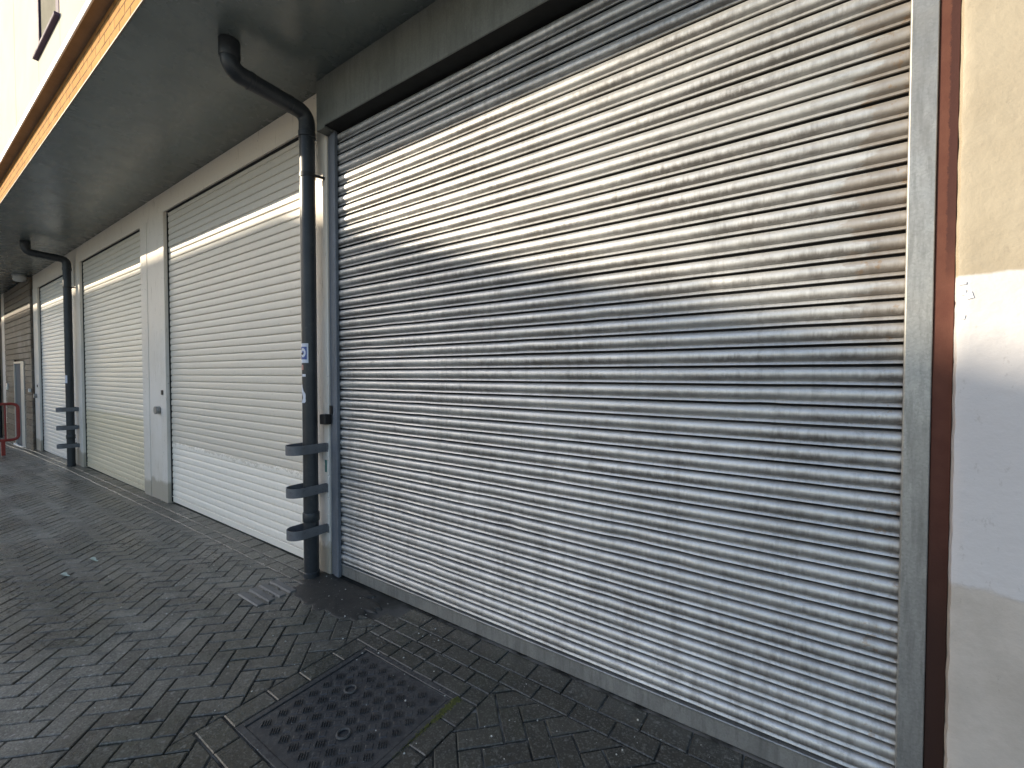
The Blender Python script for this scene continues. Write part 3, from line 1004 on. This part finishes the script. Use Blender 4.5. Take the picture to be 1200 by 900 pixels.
# painted brick edge showing by the hoops
m = MB()
for k, (z0, z1) in enumerate(((0.50, 0.62), (0.63, 0.80), (0.81, 0.92), (0.93, 1.02), (0.39, 0.49))):
    m.box(-3.232, -3.206, -0.006, 0.02, z0, z1, 0.004)
m.build('brick_quoin', M['pier'], b)
boxpart('paint_daub', M['sticker_teal'], b, -3.262, -3.236, -0.003, 0.01, 0.83, 0.93, 0.001)

# ------------------------------------------------------------------ manhole cover
mh = empty('manhole_cover', ((MX0 + MX1) / 2, (MY0 + MY1) / 2, 0), 'square black iron access cover with raised tread bars set in the paving', 'manhole cover')
m = MB()
fw_ = 0.03
m.box(MX0, MX1, MY1 - fw_, MY1, -0.04, 0.0005, 0.002); m.box(MX0, MX1, MY0, MY0 + fw_, -0.04, 0.0005, 0.002)
m.box(MX0, MX0 + fw_, MY0 + fw_ + 0.0005, MY1 - fw_ - 0.0005, -0.04, 0.0005, 0.002); m.box(MX1 - fw_, MX1, MY0 + fw_ + 0.0005, MY1 - fw_ - 0.0005, -0.04, 0.0005, 0.002)
m.build('cover_frame', M['iron'], mh)
m = MB()
lx0, lx1, ly0, ly1 = MX0 + fw_ + 0.005, MX1 - fw_ - 0.005, MY0 + fw_ + 0.005, MY1 - fw_ - 0.005
m.box(lx0, lx1, ly0, ly1, -0.03, -0.0055, 0.002)
EYES = ((-1.945, -0.697), (-1.729, -0.885))
def rbox(mm, cx, cy, ang, L, Wd, z0, z1, ch=0.0012):
    c, q = math.cos(ang), math.sin(ang)
    def pt(u, v, z):
        return (cx + u * c - v * q, cy + u * q + v * c, z)
    a, b_ = L / 2, Wd / 2
    vs = [pt(-a, -b_, z0), pt(a, -b_, z0), pt(a, b_, z0), pt(-a, b_, z0)]
    vs += [pt(-a + ch, -b_ + ch, z1), pt(a - ch, -b_ + ch, z1), pt(a - ch, b_ - ch, z1), pt(-a + ch, b_ - ch, z1)]
    mm.add(vs, [(4, 5, 6, 7), (0, 1, 5, 4), (1, 2, 6, 5), (2, 3, 7, 6), (3, 0, 4, 7)])
TP = 0.0545
for i in range(-14, 15):
    for j in range(-14, 15):
        cx = (lx0 + lx1) / 2 + (i + j) * TP * S2
        cy = (ly0 + ly1) / 2 + (j - i) * TP * S2
        if not (lx0 + 0.030 < cx < lx1 - 0.030 and ly0 + 0.030 < cy < ly1 - 0.030):
            continue
        if any((cx - e[0]) ** 2 + (cy - e[1]) ** 2 < 0.046 ** 2 for e in EYES):
            continue
        if (i + j) % 2:
            for k in range(4):
                o_ = (k - 1.5) * 0.0105
                rbox(m, cx + o_ * S2, cy + o_ * S2, -math.pi / 4, 0.037, 0.0056, -0.0056, 0.0030)
        else:
            rbox(m, cx, cy, -math.pi / 4, 0.033, 0.035, -0.0056, -0.0030 + random.uniform(-.001, .001), 0.004)
m.build('cover_lid', M['iron'], mh)
for ex, ey in EYES:
    m = MB()
    ring = [(ex + 0.028 * math.cos(2 * math.pi * k / 28), ey + 0.028 * math.sin(2 * math.pi * k / 28), 0.0) for k in range(29)]
    m.tube(ring, 0.006, 8, cap=False)
    m.build('lifting_eye', M['iron_worn'], mh, smooth=True)

# grooved channel block near the pipe foot
m = MB()
gx0, gx1, gy0, gy1 = -3.47, -3.17, -0.585, -0.275
gb = empty('channel_block', ((gx0 + gx1) / 2, (gy0 + gy1) / 2, 0), 'pale concrete block with deep grooves in the paving below the nearest pipe', 'paving block')
V, F = [], []
prof = [(0.0, 0.003)]
nb = 4
for k in range(nb):
    a, c = k / nb, (k + 1) / nb
    prof += [(a + 0.03, 0.010), (a + 0.15, 0.0105), (a + 0.185, -0.006), (c - 0.015, -0.006)]
prof += [(1.0, 0.003)]
for t, z in prof:
    yv = gy0 + (gy1 - gy0) * t
    V += [(gx0, yv, -0.02), (gx0 + 0.004, yv, z), (gx1 - 0.004, yv, z), (gx1, yv, -0.02)]
for i in range(len(prof) - 1):
    for k in range(3):
        a = i * 4 + k
        F.append((a, a + 1, a + 5, a + 4))
link('grooved_slab', V, F, M['grooved'], gb, worldloc(gb))
gb.rotation_euler.z = math.radians(0)

# moss along the cover's right side
m = MB()
for k in range(520):
    t = random.random() ** 1.3
    x = MX1 + random.gauss(0.004, 0.008)
    y = MY1 - 0.01 - t * 0.42
    s = random.uniform(0.002, 0.0055) * (1.1 - t)
    m.add([(x - s, y - s, 0.0), (x + s, y - s, 0.0), (x + s, y + s, 0.0), (x - s, y + s, 0.0), (x, y, s * 1.3 + 0.001)], [(0, 1, 4), (1, 2, 4), (2, 3, 4), (3, 0, 4)])
o = m.build('moss', M['moss'])
tag(o, 'yellow green moss in the joint along the right side of the iron cover', 'moss', kind='stuff')

# pale grit scattered over the blocks
m = MB()
for k in range(520):
    if k < 300:
        x, y = random.uniform(-4.2, -0.2), -abs(random.gauss(0, 0.55)) - 0.03
    else:
        x, y = random.uniform(-9, 0.6), random.uniform(-3.0, -0.05)
    s = random.choice((0.0012, 0.0015, 0.002, 0.0025, 0.0045)) * random.uniform(.7, 1.2)
    bm = bmesh.new()
    bmesh.ops.create_icosphere(bm, subdivisions=1, radius=s)
    for v in bm.verts:
        v.co = Vector((v.co.x * random.uniform(.7, 1.4) + x, v.co.y * random.uniform(.7, 1.4) + y, v.co.z * 0.7 + gz(x) + 0.004))
    m.take(bm)
o = m.build('grit', M['grit'])
tag(o, 'tiny pale stones and crumbs scattered over the paving', 'grit', kind='stuff')

def scrap(x, y, l, w, a, label):
    n = 9
    vs, fs = [], []
    for i in range(n):
        t = i / (n - 1)
        hw = w * (0.35 + 0.65 * math.sin(math.pi * min(1, t * 0.9 + 0.08))) * (1 + 0.3 * noise.noise((t * 6, x, y)))
        for s in (-1, 0, 1):
            u, v = (t - .5) * l, s * hw / 2 + 0.006 * math.sin(t * 7)
            vs.append((x + u * math.cos(a) - v * math.sin(a), y + u * math.sin(a) + v * math.cos(a), gz(x) + 0.011 + 0.006 * abs(s) * (t * (1 - t) * 4) + 0.004 * math.sin(t * 5 + s)))
    for i in range(n - 1):
        for s in range(2):
            k = i * 3 + s
            fs.append((k, k + 1, k + 4, k + 3))
    nv = len(vs)
    vs += [(p[0], p[1], p[2] - 0.002) for p in vs]
    fs += [tuple(i + nv for i in reversed(f)) for f in fs]
    o = link('litter', vs, fs, M['leaf'], None, (x, y, gz(x)), True)
    tag(o, label, 'litter', 'pale scraps lying on the paving')
scrap(-5.14, -1.02, 0.12, 0.030, 0.15, 'longer pale green scrap of litter on the blocks, nearer the shutters')
scrap(-4.94, -1.233, 0.10, 0.033, 0.25, 'shorter pale scrap of litter on the blocks, nearer the left edge')

# ------------------------------------------------------------------ red barrier at the far end
BX = -14.25
gzb = gz(BX)
rb = empty('barrier', (BX, -0.6, gzb), 'red tubular steel barrier frame standing before the grey door', 'barrier')
path = [(BX, -1.7, 0.98), (BX, -0.36, 0.98), (BX, -0.36, 0.20), (BX, -1.7, 0.20)]
path = fillet(path + [(BX, -1.7, 0.97)], 0.11, 8)
m = MB(); m.tube(path, 0.029, 16, cap=False)
m.build('frame', M['red'], rb, smooth=True)
m = MB(); m.tube([(BX, -0.545, 0.22), (BX, -0.545, 0.96)], 0.016, 10)
m.build('upright', M['red'], rb, smooth=True)
for yy in (-0.585, -1.45):
    m = MB(); m.box(BX - 0.045, BX + 0.045, yy - 0.03, yy + 0.03, gzb - 0.02, 0.19, 0.006)
    m.build('foot', M['red'], rb)

# ------------------------------------------------------------------ soffit lamp
lp = empty('bulkhead_lamp', (-15.05, -0.19, SOF), 'round unlit bulkhead lamp under the dark soffit at the far end', 'lamp')
def lathe(prof, cx, cy, n=32):
    vs, fs = [], []
    for r_, z in prof:
        for k in range(n):
            a = 2 * math.pi * k / n
            vs.append((cx + r_ * math.cos(a), cy + r_ * math.sin(a), z))
    for i in range(len(prof) - 1):
        for k in range(n):
            a, b2 = i * n + k, i * n + (k + 1) % n
            fs.append((a, b2, b2 + n, a + n))
    return vs, fs
v, f = lathe([(0.12, SOF - 0.001), (0.12, SOF - 0.03), (0.112, SOF - 0.034)], -15.05, -0.19)
link('lamp_base', v, f, M['galv'], lp, worldloc(lp), True)
v, f = lathe([(0.111, SOF - 0.032), (0.112, SOF - 0.08), (0.098, SOF - 0.13), (0.06, SOF - 0.155), (0.001, SOF - 0.162)], -15.05, -0.19)
link('lamp_bowl', v, f, M['lamp_glass'], lp, worldloc(lp), True)

# ------------------------------------------------------------------ building across the street (its shade falls on the shutters)
ob = empty('gabled_building', (-24, -14, 0), 'pale gabled building across the street whose shadow falls on the shutters', 'building')
YF, YB = -12.0, -21.0
prof = [(-60, -0.9), (-60, 10.57), (-22.07, 10.57), (-15.3, 8.37), (-15.3, -0.9)]
n = len(prof)
V = [(x, YF, z) for x, z in prof] + [(x, YB, z) for x, z in prof]
F = [tuple(range(n)), tuple(reversed(range(n, 2 * n)))] + [(i, i + n, (i + 1) % n + n, (i + 1) % n) for i in range(n)]
link('walls', V, F, M['far_wall'], ob, worldloc(ob))
for wx in range(-58, -18, 6):
    for wz in (2.5, 6.0):
        m = MB(); m.box(wx, wx + 1.8, YF + 0.01, YF + 0.06, wz, wz + 2.0, 0.01)
        w = m.build('window', M['plate_white'], ob)
        boxpart('window_pane', M['far_glass'], w, wx + 0.1, wx + 1.7, YF + 0.061, YF + 0.07, wz + 0.1, wz + 1.9, 0)
